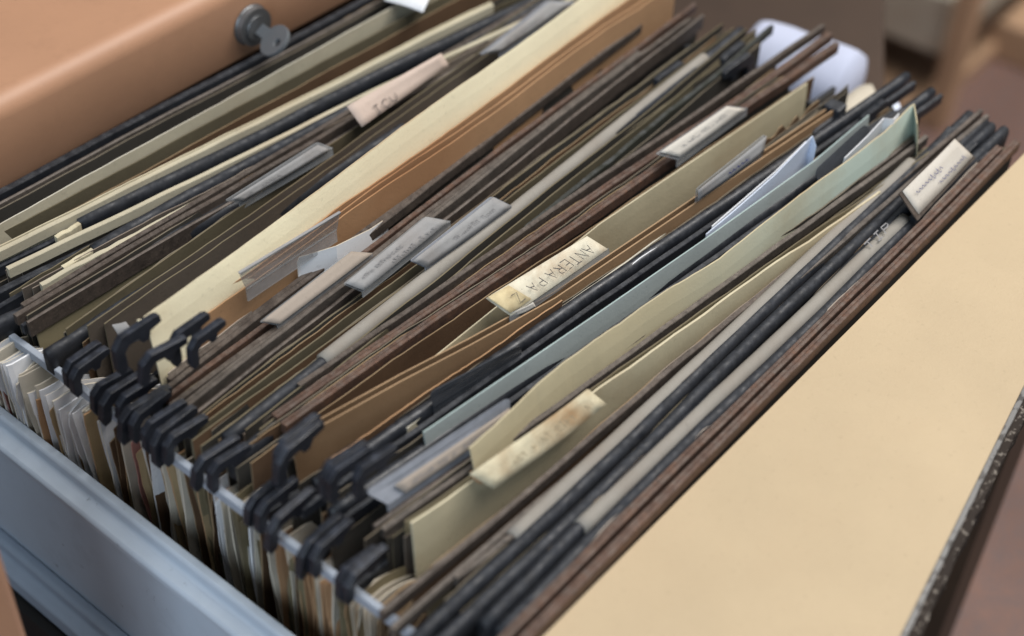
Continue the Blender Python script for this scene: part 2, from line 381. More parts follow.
HOOK = [(.0165, -.0010), (.0140, .0), (-.0045, .0), (-.0095, -.0048), (-.0107, -.0155), (-.0092, -.0195), (-.0056, -.0185), (-.0048, -.0145), (-.0046, -.0090), (-.0018, -.0064), (.0035, -.0064), (.0050, -.0098), (.0085, -.0098), (.0102, -.0058), (.0165, -.0046)]
hook_mesh = {}
def hook(par, loc, right=False, tilt=0, mat='hook_plastic', w=.0030, s=1.0):
    key = (right, mat)
    if key not in hook_mesh:
        sg = -1 if right else 1
        prof = [(sg*a, b) for a, b in HOOK]
        n = len(prof)
        V = [(a, -w/2, b) for a, b in prof]+[(a, w/2, b) for a, b in prof]
        F = [tuple(range(n)) if not right else tuple(range(n-1, -1, -1)),
             tuple(range(2*n-1, n-1, -1)) if not right else tuple(range(n, 2*n))]
        for k in range(n):
            k2 = (k+1) % n
            F.append((k, n+k, n+k2, k2) if not right else (k, k2, n+k2, n+k))
        me = bpy.data.meshes.new('hook'); me.from_pydata(V, [], F); me.materials.append(MATS[mat]); me.update()
        hook_mesh[key] = me
    o = bpy.data.objects.new('hook', hook_mesh[key]); col.objects.link(o)
    o.parent = par; o.location = Vector(loc)-base_of(par)
    o.rotation_euler = (tilt, random.uniform(-.07, .07), random.uniform(-.12, .12)); o.scale = (s, 1, s)
    b = o.modifiers.new('bevel', 'BEVEL'); b.width = .0004; b.segments = 2
    return o

def sheet(par, pts, mats, depth=.215, thick=.0006, lean=0., bow=.0012, name='folder_sheet', nv=12, left_bow=0, tilt=0, seed=0, bottom_x=0, curl=None):
    """upright sheet under a top edge given as points; mats = (face, cut edge)"""
    nu = len(pts)-1; sd = seed+sum(ord(c) for c in name)+pts[0].y*900
    G = []
    for j in range(nv+1):
        v = (j/nv)**1.9
        row = []
        for i, p in enumerate(pts):
            u = i/nu
            q = Vector(p)
            q.z = p.z*(1-v)+(-depth)*v if False else p.z-depth*v
            q.y -= tilt*.022*(1-math.exp(-depth*v/.022))
            q.y += lean*v + bow*noise.noise(Vector((u*2.2, v*2.5, sd)))*min(1, v*5+.15)*2
            q.y += left_bow*math.sin(v*math.pi)*max(0, 1-u*5)
            q.x += bottom_x*v + .0012*noise.noise(Vector((v*4, sd, 3.3)))*v
            if curl: q = curl(q, u, v)
            row.append(q)
        G.append(row)
    n1 = nu+1; V = []; F = []; I = []
    for s in (-.5, .5):
        for r in G:
            for q in r: V.append(q+Vector((0, s*thick, 0)))
    K = (nv+1)*n1
    for j in range(nv):
        for i in range(nu):
            a = j*n1+i
            F.append((a, a+n1, a+n1+1, a+1)); I.append(0)
            F.append((K+a, K+a+1, K+a+n1+1, K+a+n1)); I.append(0)
    rim = [(0, i) for i in range(nu)]
    for i in range(nu): F.append((i, i+1, K+i+1, K+i)); I.append(1)
    for j in range(nv):
        a, b = j*n1, (j+1)*n1; F.append((a, K+a, K+b, b)); I.append(1)
        a, b = j*n1+nu, (j+1)*n1+nu; F.append((a, b, K+b, K+a)); I.append(1)
    for i in range(nu):
        a = nv*n1+i; F.append((a, K+a, K+a+1, a+1)); I.append(1)
    return obj(name, V, F, list(mats), par, smooth=False, idx=I)
def sh(par, key, m, x0=None, x1=None, dz=-.0, dy=0, e=None, wob=.0008, ragged=.00022, **kw):
    pts = [p+Vector((0, dy, dz)) for p in line(key, x0, x1, n=64, wob=wob)]
    if ragged:
        for i, p in enumerate(pts): p.z += ragged*(noise.noise(Vector((i*.7, dy*900, p.y*70)))+.6*noise.noise(Vector((i*2.3, dy*900, p.y*70))))
    e = e or {'cream_card': 'cream_edge', 'pale_card': 'pale_edge', 'yellow_card': 'cream_edge', 'kraft_card': 'kraft_edge', 'brown_card': 'brown_edge', 'olive_card': 'olive_edge', 'dark_card': 'dark_edge', 'grey_brown_card': 'grey_brown_edge', 'blue_card': 'blue_edge', 'green_card': 'green_edge', 'khaki_card': 'olive_edge'}.get(m, m)
    return sheet(par, pts, (m, e), **kw)

# handwriting: strokes in a unit box, laid on a label quad as thin ink ribbons
GLY = {
 'A': [[(0, 0), (.3, 1), (.6, 0)], [(.12, .4), (.48, .4)]], 'N': [[(0, 0), (0, 1), (.55, 0), (.55, 1)]],
 'T': [[(0, 1), (.6, 1)], [(.3, 1), (.3, 0)]], 'E': [[(.55, 1), (0, 1), (0, 0), (.55, 0)], [(0, .52), (.42, .52)]],
 'R': [[(0, 0), (0, 1), (.45, .95), (.5, .7), (.4, .5), (0, .5)], [(.2, .5), (.55, 0)]],
 'P': [[(0, 0), (0, 1), (.45, .95), (.5, .7), (.4, .5), (0, .5)]], 'Z': [[(0, 1), (.55, 1), (0, 0), (.55, 0)]],
 'I': [[(.1, 1), (.5, 1)], [(.3, 1), (.3, 0)], [(.1, 0), (.5, 0)]], 'C': [[(.55, .85), (.3, 1), (.05, .7), (.05, .3), (.3, 0), (.55, .15)]],
 'U': [[(0, 1), (0, .3), (.3, 0), (.55, .3), (.55, 1)]], '.': [[(.25, 0), (.3, .08)]], ' ': [],
}
def bil(q, u, v): return (q[0]*(1-u)+q[1]*u)*(1-v)+(q[3]*(1-u)+q[2]*u)*v
def ribbons(q, strokes, w, off):
    V, F = [], []
    n = (q[1]-q[0]).cross(q[3]-q[0]).normalized()
    for s in strokes:
        pts = [bil(q, u, v)+n*off for u, v in s]
        if len(pts) < 2: continue
        k = len(V)
        for i, p in enumerate(pts):
            d = (pts[min(i+1, len(pts)-1)]-pts[max(i-1, 0)])
            t = d.cross(n); t = t.normalized()*w/2 if t.length > 0 else Vector((w/2, 0, 0))
            V += [p-t, p+t]
        for i in range(len(pts)-1): F.append((k+2*i, k+2*i+1, k+2*i+3, k+2*i+2))
    return V, F
def text_strokes(txt, u0, u1, v0, v1, flip=False, jit=.05):
    rnd = random.Random(txt); out = []; n = len(txt); cw = (u1-u0)/n
    for i, ch in enumerate(txt):
        for s in GLY.get(ch, []):
            ss = []
            for x, y in s:
                u = u0+cw*(i+.1+x*1.25+rnd.uniform(-jit, jit)*.6); v = v0+(v1-v0)*(y*.9+.05+rnd.uniform(-jit, jit))
                ss.append((1-u, 1-v) if flip else (u, v))
            out.append(ss)
    return out
def scribble(u0, u1, v, h, seed, n=60, slope=0):
    """joined-up handwriting: loops of uneven height, lifted between words"""
    rnd = random.Random(seed); s = []; out = []; amp = 1.0; n *= 2; step = (u1-u0)/n
    for i in range(n+1):
        ph = i*.62
        if i % 10 == 0: amp = rnd.choice([.45, .5, .55, .6, 1.25, .5])
        s.append((u0+step*i+step*1.1*math.cos(ph)*(.6+.4*amp), v+slope*i/n+h*amp*math.sin(ph)))
        if i % 10 == 9 and rnd.random() < .16: out.append(s); s = []
    out.append(s); return out
def letters(u0, u1, v, h, n, seed):
    """a row of small separate illegible pen strokes"""
    rnd = random.Random(seed); out = []; w = (u1-u0)/n
    for i in range(n):
        if rnd.random() < .14: continue
        a = u0+w*i; k = rnd.randrange(5); hh = h*rnd.uniform(.6, 1.15); b = w*.62
        if k == 0: out.append([(a, v), (a+b*.2, v+hh)]); out.append([(a+b*.2, v+hh), (a+b, v)])
        elif k == 1: out.append([(a, v), (a, v+hh)]); out.append([(a, v+hh*.5), (a+b, v+hh*.6)])
        elif k == 2: out.append([(a+b, v+hh*.8), (a+b*.3, v+hh), (a, v+hh*.5), (a+b*.3, v), (a+b, v+hh*.2)])
        elif k == 3: out.append([(a, v+hh), (a+b, v+hh*.9)]); out.append([(a+b*.5, v+hh), (a+b*.5, v)])
        else: out.append([(a, v), (a+b*.1, v+hh*.6), (a+b*.6, v+hh*.6), (a+b*.8, v)])
    return out
def plate(q, thick, nu=14, nv=3, warp=.0, off=0.):
    """thin slab over a quad, slightly warped"""
    n = (q[1]-q[0]).cross(q[3]-q[0]).normalized(); V, F = [], []
    for s in (0, 1):
        for j in range(nv+1):
            for i in range(nu+1):
                u, v = i/nu, j/nv
                V.append(bil(q, u, v)+n*(off-thick*s+warp*math.sin(u*math.pi)*(.6+.4*math.sin(v*5+u*3))))
    m = nu+1; K = m*(nv+1)
    for j in range(nv):
        for i in range(nu):
            a = j*m+i; F.append((a, a+1, a+m+1, a+m)); F.append((K+a, K+a+m, K+a+m+1, K+a+1))
    for i in range(nu):
        F.append((i, K+i, K+i+1, i+1)); a = nv*m+i; F.append((a, a+1, K+a+1, K+a))
    for j in range(nv):
        a = j*m; F.append((a, a+m, K+a+m, K+a)); a = j*m+nu; F.append((a, K+a, K+a+m, a+m))
    return V, F
def rounded(q, r=.18, asp=5, k=5):
    """outline of a quad with rounded upper corners, as a polygon"""
    pts = [bil(q, 0, 0), bil(q, 1, 0)]
    ru, rv = r/asp, r
    for a in range(k+1):
        t = a/k*math.pi/2; pts.append(bil(q, 1-ru+ru*math.cos(t), 1-rv+rv*math.sin(t)))
    for a in range(k+1):
        t = math.pi/2+a/k*math.pi/2; pts.append(bil(q, ru+ru*math.cos(t), 1-rv+rv*math.sin(t)))
    return pts
def slab(pts, thick, n):
    k = len(pts); V = [p for p in pts]+[p-n*thick for p in pts]
    F = [tuple(range(k)), tuple(range(2*k-1, k-1, -1))]+[(i, k+i, k+(i+1) % k, (i+1) % k) for i in range(k)]
    return V, F
def nrm(q): return (q[1]-q[0]).cross(q[3]-q[0]).normalized()
def tab(par, key, holder='clear_plastic', cardm='grey_label', inset=(.03, .97, .1, .92), strokes=(), inkm='grey_ink', w=.0005, warp=.0003, lip=.004, frame_r=.16, cover=False):
    """index tab: plastic holder slipped on the bar, paper label in it, handwriting on the label.
       key: bottom-left, bottom-right, top-right, top-left"""
    q = P[key]; n = nrm(q)
    if holder:
        foot = [q[0]-n*.0006, q[1]-n*.0006]
        v1 = slab(rounded(q, frame_r), .0006, n)
        down = Vector((0, 0, -lip))
        qf = [q[0]+down, q[1]+down, q[1]-n*.0003, q[0]-n*.0003]
        v2 = slab(qf, .0006, nrm(qf))
        t = obj('index_tab', *join(v1, v2), holder, par)
    else: t = par
    if cardm:
        c = [bil(q, inset[0], inset[2]), bil(q, inset[1], inset[2]), bil(q, inset[1], inset[3]), bil(q, inset[0], inset[3])]
        cobj = obj('label_card', *plate(c, .0003, warp=warp, off=.0009), cardm, t, smooth=True)
        if strokes:
            hp = t if t is not par else cobj
            V, F = ribbons(c, strokes, w, .0013+warp)
            obj('handwriting', V, F, inkm, hp)
    return t

GR = 'hanging files packed in the drawer'
NF = {}
def hf(key, label, y=None):
    a, b = P[key][0], P[key][-1]
    yy = a.y+(b.y-a.y)*(.195-a.x)/(b.x-a.x)
    o = root('hanging_file', (.195, yy, -.225), label, 'hanging file', GR)
    NF[key] = o; return o

# ------------------------------------------------------------------ the files, back to front
f = hf('T1', 'dark file with a thin pale rim hard against the orange cabinet, hindmost in the drawer')
bar(f, 'T1', 'thin', 'grey_brown_metal', 4, 392); sh(f, 'T1', 'dark_card', 6, 384, dz=-.002, dy=-.0012)
bar(f, 'T1', 'wide', 'dark_plastic', 2, 390, dy=.0075, dz=-.001); sh(f, 'T1', 'dark_card', 6, 384, dz=-.004, dy=.0075)

f = hf('T2', 'pale cream file with a wide upright face, second back from the cabinet')
sh(f, 'T2', 'pale_card', 2, 372, wob=.0006); bar(f, 'T2', 'metal', 'dark_plastic', 2, 392, dz=-.012, dy=.003)
f = hf('T3', 'olive brown file standing between the two pale cream files at the back')
sh(f, 'T3', 'olive_card', -2, 376, e='olive_card', wob=.0006); sh(f, 'T3', 'brown_card', 0, 376, dz=-.004, dy=-.003); bar(f, 'T3', 'metal', 'dark_plastic', 2, 392, dz=-.012, dy=.002)
f = hf('T4', 'cream file with straight flat rim ending square at its right, behind the blue black tubes')
sh(f, 'T4', 'pale_card', 6, None, e='cream_edge'); bar(f, 'T4', 'metal', 'pale_card', 4, None, dz=-.0008, dy=-.0012, wob=.0008)
sh(f, 'T4', 'dark_card', 6, 376, dz=-.012, dy=-.006)
f = hf('T5', 'blue black tube file with a crumbling yellow strip at its left end')
bar(f, 'T5', 'tube', 'blue_plastic', None, 392); bar(f, 'T5', 'metal', 'dark_plastic', -4, 392, dz=-.004)
bar(f, 'T5y', 'metal', 'yellow_stained', name='label_strip', wob=.0002, dz=-.001); sh(f, 'T5', 'dark_card', 6, 384, dz=-.009)
f = hf('T6', 'file with a pale olive flat rim lying between two blue black tube files')
bar(f, 'T6', 'metal', 'pale_card', None, 392, wob=.0008); bar(f, 'T6', 'wide', 'dark_plastic', -8, 388, dz=-.006, dy=-.003)
sh(f, 'T6', 'dark_card', 6, 384, dz=-.008)
f = hf('T7', 'blue black tube file with chipped yellow and grey paper at its left end')
bar(f, 'T7', 'tube', 'blue_plastic', None, 392); bar(f, 'T7', 'metal', 'dark_plastic', -4, 392, dz=-.005)
bar(f, 'T7y', 'metal', 'yellow_stained', name='label_strip', wob=.0002, dz=-.001); sh(f, 'T7', 'dark_card', 6, 384, dz=-.009)
f = hf('T8', 'dark file with a short pale grey strip along its bar, near the left back corner')
bar(f, 'T8', 'metal', 'pale_card', None, 100, name='label_strip', dz=-.001); bar(f, 'T9', 'tube', 'blue_plastic', -6, 120, dz=-.003, dy=-.002)
sh(f, 'T9', 'dark_card', 4, 384, dz=-.01)
f = hf('T10', 'file with thin rusty bar, the rear one of the pair beside the grey tab')
bar(f, 'T10', 'metal', 'brown_metal', 8, 394); sh(f, 'T10', 'dark_card', 5, 384, dz=-.004)
f = hf('T11', 'file with thin rusty bar over an olive sheet, grey tab at the left back')
bar(f, 'T11', 'metal', 'brown_metal', 2, 394); bar(f, 'T11', 'thin', 'brown_metal', 4, 392, dy=-.0042, dz=-.002)
sh(f, 'T11', 'khaki_card', 7, 384, dz=-.009, dy=-.0035, e='olive_edge'); sh(f, 'T11', 'dark_card', 5, 384, dz=-.003)
tab(f, 'tab12', 'clear_plastic', 'grey_label', strokes=letters(.1, .5, .35, .3, 9, 3), w=.00025)
f = hf('T13', 'dark file wearing a pinkish paper label lettered in capitals near the top of the photo')
sh(f, 'T13', 'dark_card', 6, 384); bar(f, 'T13', 'metal', 'dark_plastic', 3, 392, dz=-.003)
q = P['lab13']; c = obj('label_card', *plate(q, .0004, warp=.0006), 'pink_label', f, smooth=True)
V, F = ribbons(q, text_strokes('ICU', .15, .42, .06, .46), .0004, .0013); obj('handwriting', V, F, 'black_ink', c)
f = hf('T16a', 'thin khaki edged dark file just in front of the pinkish lettered label')
sh(f, 'T16a', 'olive_card', 10, 384, e='olive_edge'); sh(f, 'T16a', 'dark_card', 10, 384, dz=-.003, dy=.002)
f = hf('T16b', 'dark grey brown file just behind the tall cream folder, grey tab near its right end')
sh(f, 'T16b', 'grey_brown_card', None, 388, e='olive_edge'); sh(f, 'T16b', 'grey_brown_card', 22, 388, dz=-.002, dy=-.0022, e='olive_edge')
bar(f, 'T15', 'tube', 'blue_plastic', None, 200, dz=-.003)
tab(f, 'tab17', 'grey_clear_plastic', 'grey_label', strokes=letters(.2, .8, .35, .3, 9, 5), w=.00025)

def curl18(q, u, v):
    k = max(0, 1-u*14)*max(0, 1-v*9)
    q.y -= .004*k; q.x -= .006*k; q.z -= .004*k; return q
f = hf('T18', 'tall cream folder with its broad blank face standing well above its neighbours')
sh(f, 'T18', 'cream_card', None, 360, bow=.0008, thick=.0008, tilt=.22); bar(f, 'T18', 'metal', 'dark_plastic', 14, 360, dz=-.034, dy=.004)
sh(f, 'T18', 'cream_card', 36, 356, dz=-.003, dy=.002)
q = P['flap18']; obj('folded_corner', *plate(q, .0006, warp=.0006), 'cream_card', f, smooth=True)
q = P['flap18b']; obj('index_tab', *plate(q, .0008, warp=.0006), 'grey_label', f, smooth=True)

f = hf('T19', 'orange brown kraft folder wearing a clear empty tab, before the tall cream one')
sh(f, 'T19', 'kraft_card', None, 366, wob=.001); sh(f, 'T19b', 'kraft_card', None, 370, wob=.0016, bow=.0006, tilt=.03)
sh(f, 'T19b', 'kraft_card', 60, 368, dz=.001, dy=.0022, wob=.0012)
tab(f, 'tab21', 'clear_plastic', None, lip=.006, frame_r=.3)
v, g = plate([bil(P['tab21'], 0, .93), bil(P['tab21'], 1, .93), bil(P['tab21'], 1, 1.02), bil(P['tab21'], 0, 1.02)], .0012, off=.0006); obj('tab_rim', v, g, 'grey_label', f)

for k, lb, kind, m, dz in (('T22a', 'brown bar file touching the orange brown folder, rearmost of five close brown bars', 'metal', 'brown_metal', 0),
                    ('T22b', 'brown bar file with a narrow beige tab lying flat, second of five close bars', 'metal', 'brown_metal', 0),
                    ('T22c', 'reddish bar file with a broad grey label lying flat, middle of five close bars', 'metal', 'rusty_metal', 0),
                    ('T22d', 'brown bar file behind the widest bar, fourth of the five close brown bars', 'metal', 'brown_metal', 0),
                    ('T22e', 'widest grey brown bar file, foremost of the five close brown bars', 'wide', 'grey_brown_metal', 0)):
    f = hf(k, lb); bar(f, k, kind, m, None, None); sh(f, k, 'dark_card', 8, 372, dz=-.006, dy=.0006, e='dark_card')
    if k == 'T22b': tab(f, 'tab23', 'clear_plastic', 'beige_card', inset=(.01, .99, .02, .96), lip=.003)
    if k == 'T22c':
        tab(f, 'tab24', 'clear_plastic', 'grey_label', inset=(.01, .985, .08, .98), lip=.003,
            strokes=letters(.12, .60, .55, .22, 15, 11)+letters(.38, .90, .16, .22, 15, 12), inkm='grey_ink', w=.00024)
    if k == 'T22e':
        bar(f, k, 'thin', 'brown_metal', 12, 370, dy=-.005, dz=-.001)

for i, k in enumerate(('T24a', 'T24b', 'T24c', 'T24d')):
    f = hf(k, ('dark file with khaki cut edge directly in front of the widest brown bar', 'dark file with khaki edge, second from the widest brown bar', 'dark brown file holding a grey tab that leans behind the long grey strip', 'dark file with khaki edge tucked against the long grey strip')[i])
    sh(f, k, ('dark_card', 'olive_card', 'brown_card', 'dark_card')[i], None, 372, e='olive_edge'); sh(f, k, 'dark_card', 14, 372, dz=-.003, dy=-.0022, e='dark_edge')
    if k == 'T24c':
        tab(f, 'tab25', 'grey_clear_plastic', 'grey_label', inset=(.01, .99, .05, .97), strokes=letters(.4, .9, .4, .26, 13, 21), w=.00024)
f = hf('T26', 'dark tube file whose top carries one long grey beige paper strip, mid drawer')
bar(f, 'T26', 'tube', 'blue_plastic', None, 372, wob=.0004); bar(f, 'T26s', 'strip', 'grey_strip', name='label_strip', wob=.0004, dz=.0006)
bar(f, 'T26b', 'tube', 'blue_plastic', dz=-.002); sh(f, 'T26', 'dark_card', 8, 376, dz=-.009)
f = hf('T27', 'black file with thin olive edges immediately in front of the long grey strip')
sh(f, 'T27', 'dark_card', 20, 372, e='olive_edge'); sh(f, 'T27', 'olive_card', 24, 376, dz=-.001, dy=-.003, e='olive_edge'); bar(f, 'T27', 'metal', 'olive_plastic', 180, 388, dz=-.003, dy=-.006)
sh(f, 'T27', 'dark_card', 20, 374, dz=-.006, dy=-.008, e='dark_edge')

f = hf('T28a', 'file with narrow brown bar, behind the two broad rusty bars in the middle')
bar(f, 'T28a', 'metal', 'brown_metal', None, None); sh(f, 'T28a', 'dark_card', 8, 352, dz=-.005)
f = hf('T28b', 'file with broad rusty bar bearing a white label at upper right')
bar(f, 'T28b', 'wide', 'rusty_metal', None, None); sh(f, 'T28b', 'dark_card', 8, 352, dz=-.006)
tab(f, 'tab29', 'clear_plastic', 'white_card', inset=(.04, .97, .1, .97), strokes=letters(.1, .85, .4, .28, 18, 31), w=.00022)
f = hf('T28c', 'file with rusty bar wearing the yellowed label hand lettered in capitals')
bar(f, 'T28c', 'wide', 'rusty_metal', None, None); sh(f, 'T28c', 'dark_card', 8, 352, dz=-.006)
f3 = f
q = P['lab30']
t = obj('index_tab', *plate([q[0]+Vector((-.001, -.0006, -.0035)), q[1]+Vector((.001, -.0006, -.0035)), q[1]+Vector((.0006, 0, 0)), q[0]+Vector((-.0006, 0, 0))], .0005), 'clear_plastic', f3)
c = obj('label_card', *plate(q, .0004, warp=.0007), 'old_label', t, smooth=True)
V, F = ribbons(q, text_strokes('ANTERA', .10, .56, .34, .80, flip=True)+text_strokes('PA.Z', .60, .90, .38, .80, flip=True), .00036, .0024); obj('handwriting', V, F, 'black_ink', t)
q2 = P['patch30']; o = obj('tape', *plate(q2, .0002, off=.0012, warp=.0007), 'stained_tape', t, smooth=True)
q2 = P['tongue30']; obj('paper_tongue', *plate(q2, .0003, off=.0002, warp=.0006), 'white_card', t, smooth=True)
f = hf('T29', 'olive cream folder showing in front of the rusty bars, ragged brown edge beside it')
pts = [a.lerp(b, k/10) for a, b in zip(P['T29p'], P['T29p'][1:]) for k in range(10)]+[P['T29p'][-1]]
sheet(f, pts, ('yellow_card', 'cream_edge'), tilt=.1); sh(f, 'T29b', 'brown_card', None, 346, ragged=.004, wob=.001); bar(f, 'T29', 'metal', 'dark_plastic', 4, 388, dz=-.02, dy=.003)
f = hf('T30b', 'pale green grey thin folder just behind the blank clear tab at right')
sh(f, 'T30b', 'pale_card', 60, None, e='pale_edge', wob=.001); sh(f, 'T30b', 'dark_card', 60, 340, dz=-.002, dy=.003)
tab(f, 'tab33', 'clear_plastic', 'grey_label', inset=(.0, .99, .18, .98), strokes=scribble(.42, .74, .52, .16, 41, 26), inkm='blue_ink', w=.0006)
f = hf('T31', 'kraft brown folder with black caps over its right end, in front of the yellowed label')

pts = [a.lerp(b, k/10) for a, b in zip(P['T31'], P['T31'][1:]) for k in range(10)]+[P['T31'][-1]]
sheet(f, pts, ('dull_kraft', 'dull_edge'), bow=.0006, tilt=.1); sheet(f, [p+Vector((.003, .0032, -.0008)) for p in pts], ('dull_kraft', 'dull_edge'), bow=.0006)
bar(f, 'T31', 'metal', 'dark_plastic', 6, 388, dz=-.022, dy=-.003)
v, g = prism_x([(-.004, -.012), (-.004, .001), (.005, .001), (.005, -.012)], [P['T31'][-1]+Vector((-.004, .001, 0)), P['T31'][-1]+Vector((.004, .001, 0))]); obj('end_cap', v, g, 'dark_plastic', f, bevel=.001)
f = hf('T32', 'black tube file with dark clear tab in front of the kraft brown folder')
bar(f, 'T32', 'tube', 'dark_plastic', None, 392); sh(f, 'T32', 'brown_card', 30, 150, dz=.0005, dy=.0035, e='kraft_edge'); bar(f, 'T32', 'metal', 'dark_plastic', 8, 390, dy=-.0055, dz=-.002)
sh(f, 'T32', 'dark_card', 8, 384, dz=-.01)
tab(f, 'tab32', 'dark_clear_plastic', None, frame_r=.3)
f = hf('T35', 'light blue grey folder with a curved face, blue white papers tucked behind it')
pts = [a.lerp(b, k/10) for a, b in zip(P['T35p'], P['T35p'][1:]) for k in range(10)]+[P['T35p'][-1]]
sheet(f, pts, ('blue_card', 'blue_edge'), bow=.001, tilt=.16); bar(f, 'T35', 'metal', 'dark_plastic', 6, 390, dz=-.018, dy=.003)
sh(f, 'T35', 'dark_card', 8, 384, dz=-.014, dy=-.006)
f = hf('T37', 'black file with a wide grey tab holding a beige card, lower middle of the photo')
bar(f, 'T37', 'tube', 'dark_plastic', 14, 392, dz=-.0015); bar(f, 'T37', 'metal', 'dark_plastic', 14, 392, dy=-.005, dz=-.003); sh(f, 'T37', 'dark_card', 8, 384, dz=-.012)  # second black bar added to stand in for the gap's deep shade
tab(f, 'tab37', 'grey_clear_plastic', 'beige_card', inset=(.13, .985, .02, .56), strokes=letters(.10, .5, .35, .34, 12, 51)+letters(.56, .95, .35, .34, 11, 52), inkm='grey_ink', w=.0003, frame_r=.25)
tab(f, 'tab38', 'dark_clear_plastic', None, frame_r=.5)
f = hf('T39', 'torn topped folder fading from cream to pale green towards the right')
pts = []
for i in range(len(P['T39'])-1):
    for k in range(6): pts.append(P['T39'][i].lerp(P['T39'][i+1], k/6))
pts.append(P['T39'][-1])
for i, p in enumerate(pts): p.z += .0011*noise.noise(Vector((i*.16, 3, 1)))+.0005*noise.noise(Vector((i*1.9, 3, 1)))
sheet(f, pts, ('fade_card', 'yellow_card'), bow=.0008, tilt=.3)
bar(f, 'T39', 'metal', 'dark_plastic', 4, 390, dz=-.03, dy=.002)
f = hf('T40', 'file with narrow brown bars and a dark band below, behind the torn yellowed tab')
bar(f, 'T40', 'metal', 'grey_brown_metal', None, 352); bar(f, 'T40', 'thin', 'brown_metal', 19, 352, dy=.004, dz=-.001); sh(f, 'T40', 'dark_card', 22, 352, dz=-.006, dy=-.0012, e='olive_edge')
f = hf('T41', 'pale yellow folder under a torn curled yellowed tab, near the front of the drawer')
sh(f, 'T41', 'yellow_card', None, None, bow=.0006, thick=.0009, wob=.001, tilt=.1); sh(f, 'T41', 'khaki_card', 26, 340, dz=-.001, dy=.0025)
q = P['tab41']; t = obj('index_tab', *plate(q, .0007, warp=.0015), 'yellow_stained', f, smooth=True)
V, F = ribbons(q, letters(.22, .9, .35, .3, 16, 61), .0004, .0022); obj('handwriting', V, F, 'brown_ink', t)
q2 = P['curl41']; obj('curled_end', *plate(q2, .0004, warp=.0015), 'kraft_card', t, smooth=True)
f = hf('T42', 'file with twin brown metal bars between the pale yellow folder and the grey strips')
bar(f, 'T42', 'metal', 'brown_metal', None, 388); bar(f, 'T42b', 'metal', 'grey_brown_metal', None, 386); sh(f, 'T42', 'brown_card', 8, 380, dz=-.006); sh(f, 'T42b', 'olive_card', 8, 380, dz=-.006)
f = hf('T43', 'dark tube file with long grey strip, the rear of the two strips at the front')
bar(f, 'T43', 'tube', 'blue_plastic', -8, 384); bar(f, 'T43s', 'strip', 'grey_strip', name='label_strip', dz=.0006, wob=.0003); sh(f, 'T43', 'dark_card', 8, 378, dz=-.01)
bar(f, 'T43m', 'metal', 'grey_brown_metal', None, None, name='label_strip')
f = hf('T44', 'plain black tube file between the two grey stripped ones at the front')
bar(f, 'T44', 'tube', 'blue_plastic', -8, 384); sh(f, 'T44', 'dark_card', 8, 378, dz=-.01)
f = hf('T45', 'dark tube file with long grey beige strip next to the foremost brown bars')
bar(f, 'T45', 'tube', 'blue_plastic', None, 382); bar(f, 'T45s', 'strip', 'grey_strip', name='label_strip', dz=.0007, wob=.0003); sh(f, 'T45', 'dark_card', 8, 378, dz=-.01)
bar(f, 'T45', 'tube', 'blue_plastic', 14, 384, dy=-.0058, dz=-.0005)
q = P['lab45']; V, F = ribbons(q, text_strokes('TIP', .0, 1, .0, 1), .0006, .0008); obj('handwriting', V, F, 'grey_ink', f)
f = hf('T47', 'foremost file with two rusty brown bars and a white card of blue script')
bar(f, 'T47a', 'wide', 'rusty_metal', None, None, wob=.0004); bar(f, 'T47b', 'wide', 'rusty_metal', None, None, wob=.0004)
sh(f, 'T47a', 'dark_card', 8, 376, dz=-.005); sh(f, 'T47b', 'dark_card', 8, 376, dz=-.004)
q = P['lab46']; t = obj('index_tab', *plate([bil(q, -.05, -.15), bil(q, 1.015, -.15), bil(q, 1.015, 1.01), bil(q, -.05, 1.01)], .0006, off=-.0004), 'brown_metal', f)
c = obj('label_card', *plate(q, .0004, warp=.0005), 'white_card', t, smooth=True)
V, F = ribbons(q, scribble(.10, .58, .64, .10, 71, 44)+scribble(.42, .90, .28, .09, 73, 44), .00028, .0011); obj('handwriting', V, F, 'blue_ink', t)

# thin worn cards packed inside the files, just behind each bar
rn = random.Random(12)
for k in list(NF):
    n_ = {'T18': 0, 'T19': 0, 'T31': 1, 'T35': 1, 'T41': 1, 'T27': 1, 'T28c': 2, 'T29': 2, 'T2': 1, 'T47': 2}.get(k, 2)
    for i in range(n_):
        m = rn.choice(['dark_card', 'brown_card', 'grey_brown_card', 'olive_card', 'dark_card', 'beige_card' if rn.random() < .3 else 'brown_card'])
        z0 = -P[k][0].z
        sh(NF[k], k, m, rn.uniform(10, 26), rn.uniform(340, 368), dz=min(0, z0)+rn.uniform(-.0065, -.0012), dy=.0016+.0016*i+rn.uniform(0, .0008), e='dark_edge' if m == 'dark_card' else None, ragged=.0005, wob=.0014, thick=.0005, nv=6)
# hooks on the bar ends
keys = sorted(NF, key=lambda k: NF[k].location.y)
def near(y): return NF[min(keys, key=lambda k: abs(NF[k].location.y-y))]
for p in P['hooks']: hook(near(p.y), p+Vector((random.uniform(-.001, .0018), 0, 0)), s=random.uniform(.66, .90), tilt=random.uniform(-.12, .12))
for p in P['hooksR']: hook(near(p.y), p, right=True, mat='dark_plastic', tilt=random.uniform(-.1, .1))

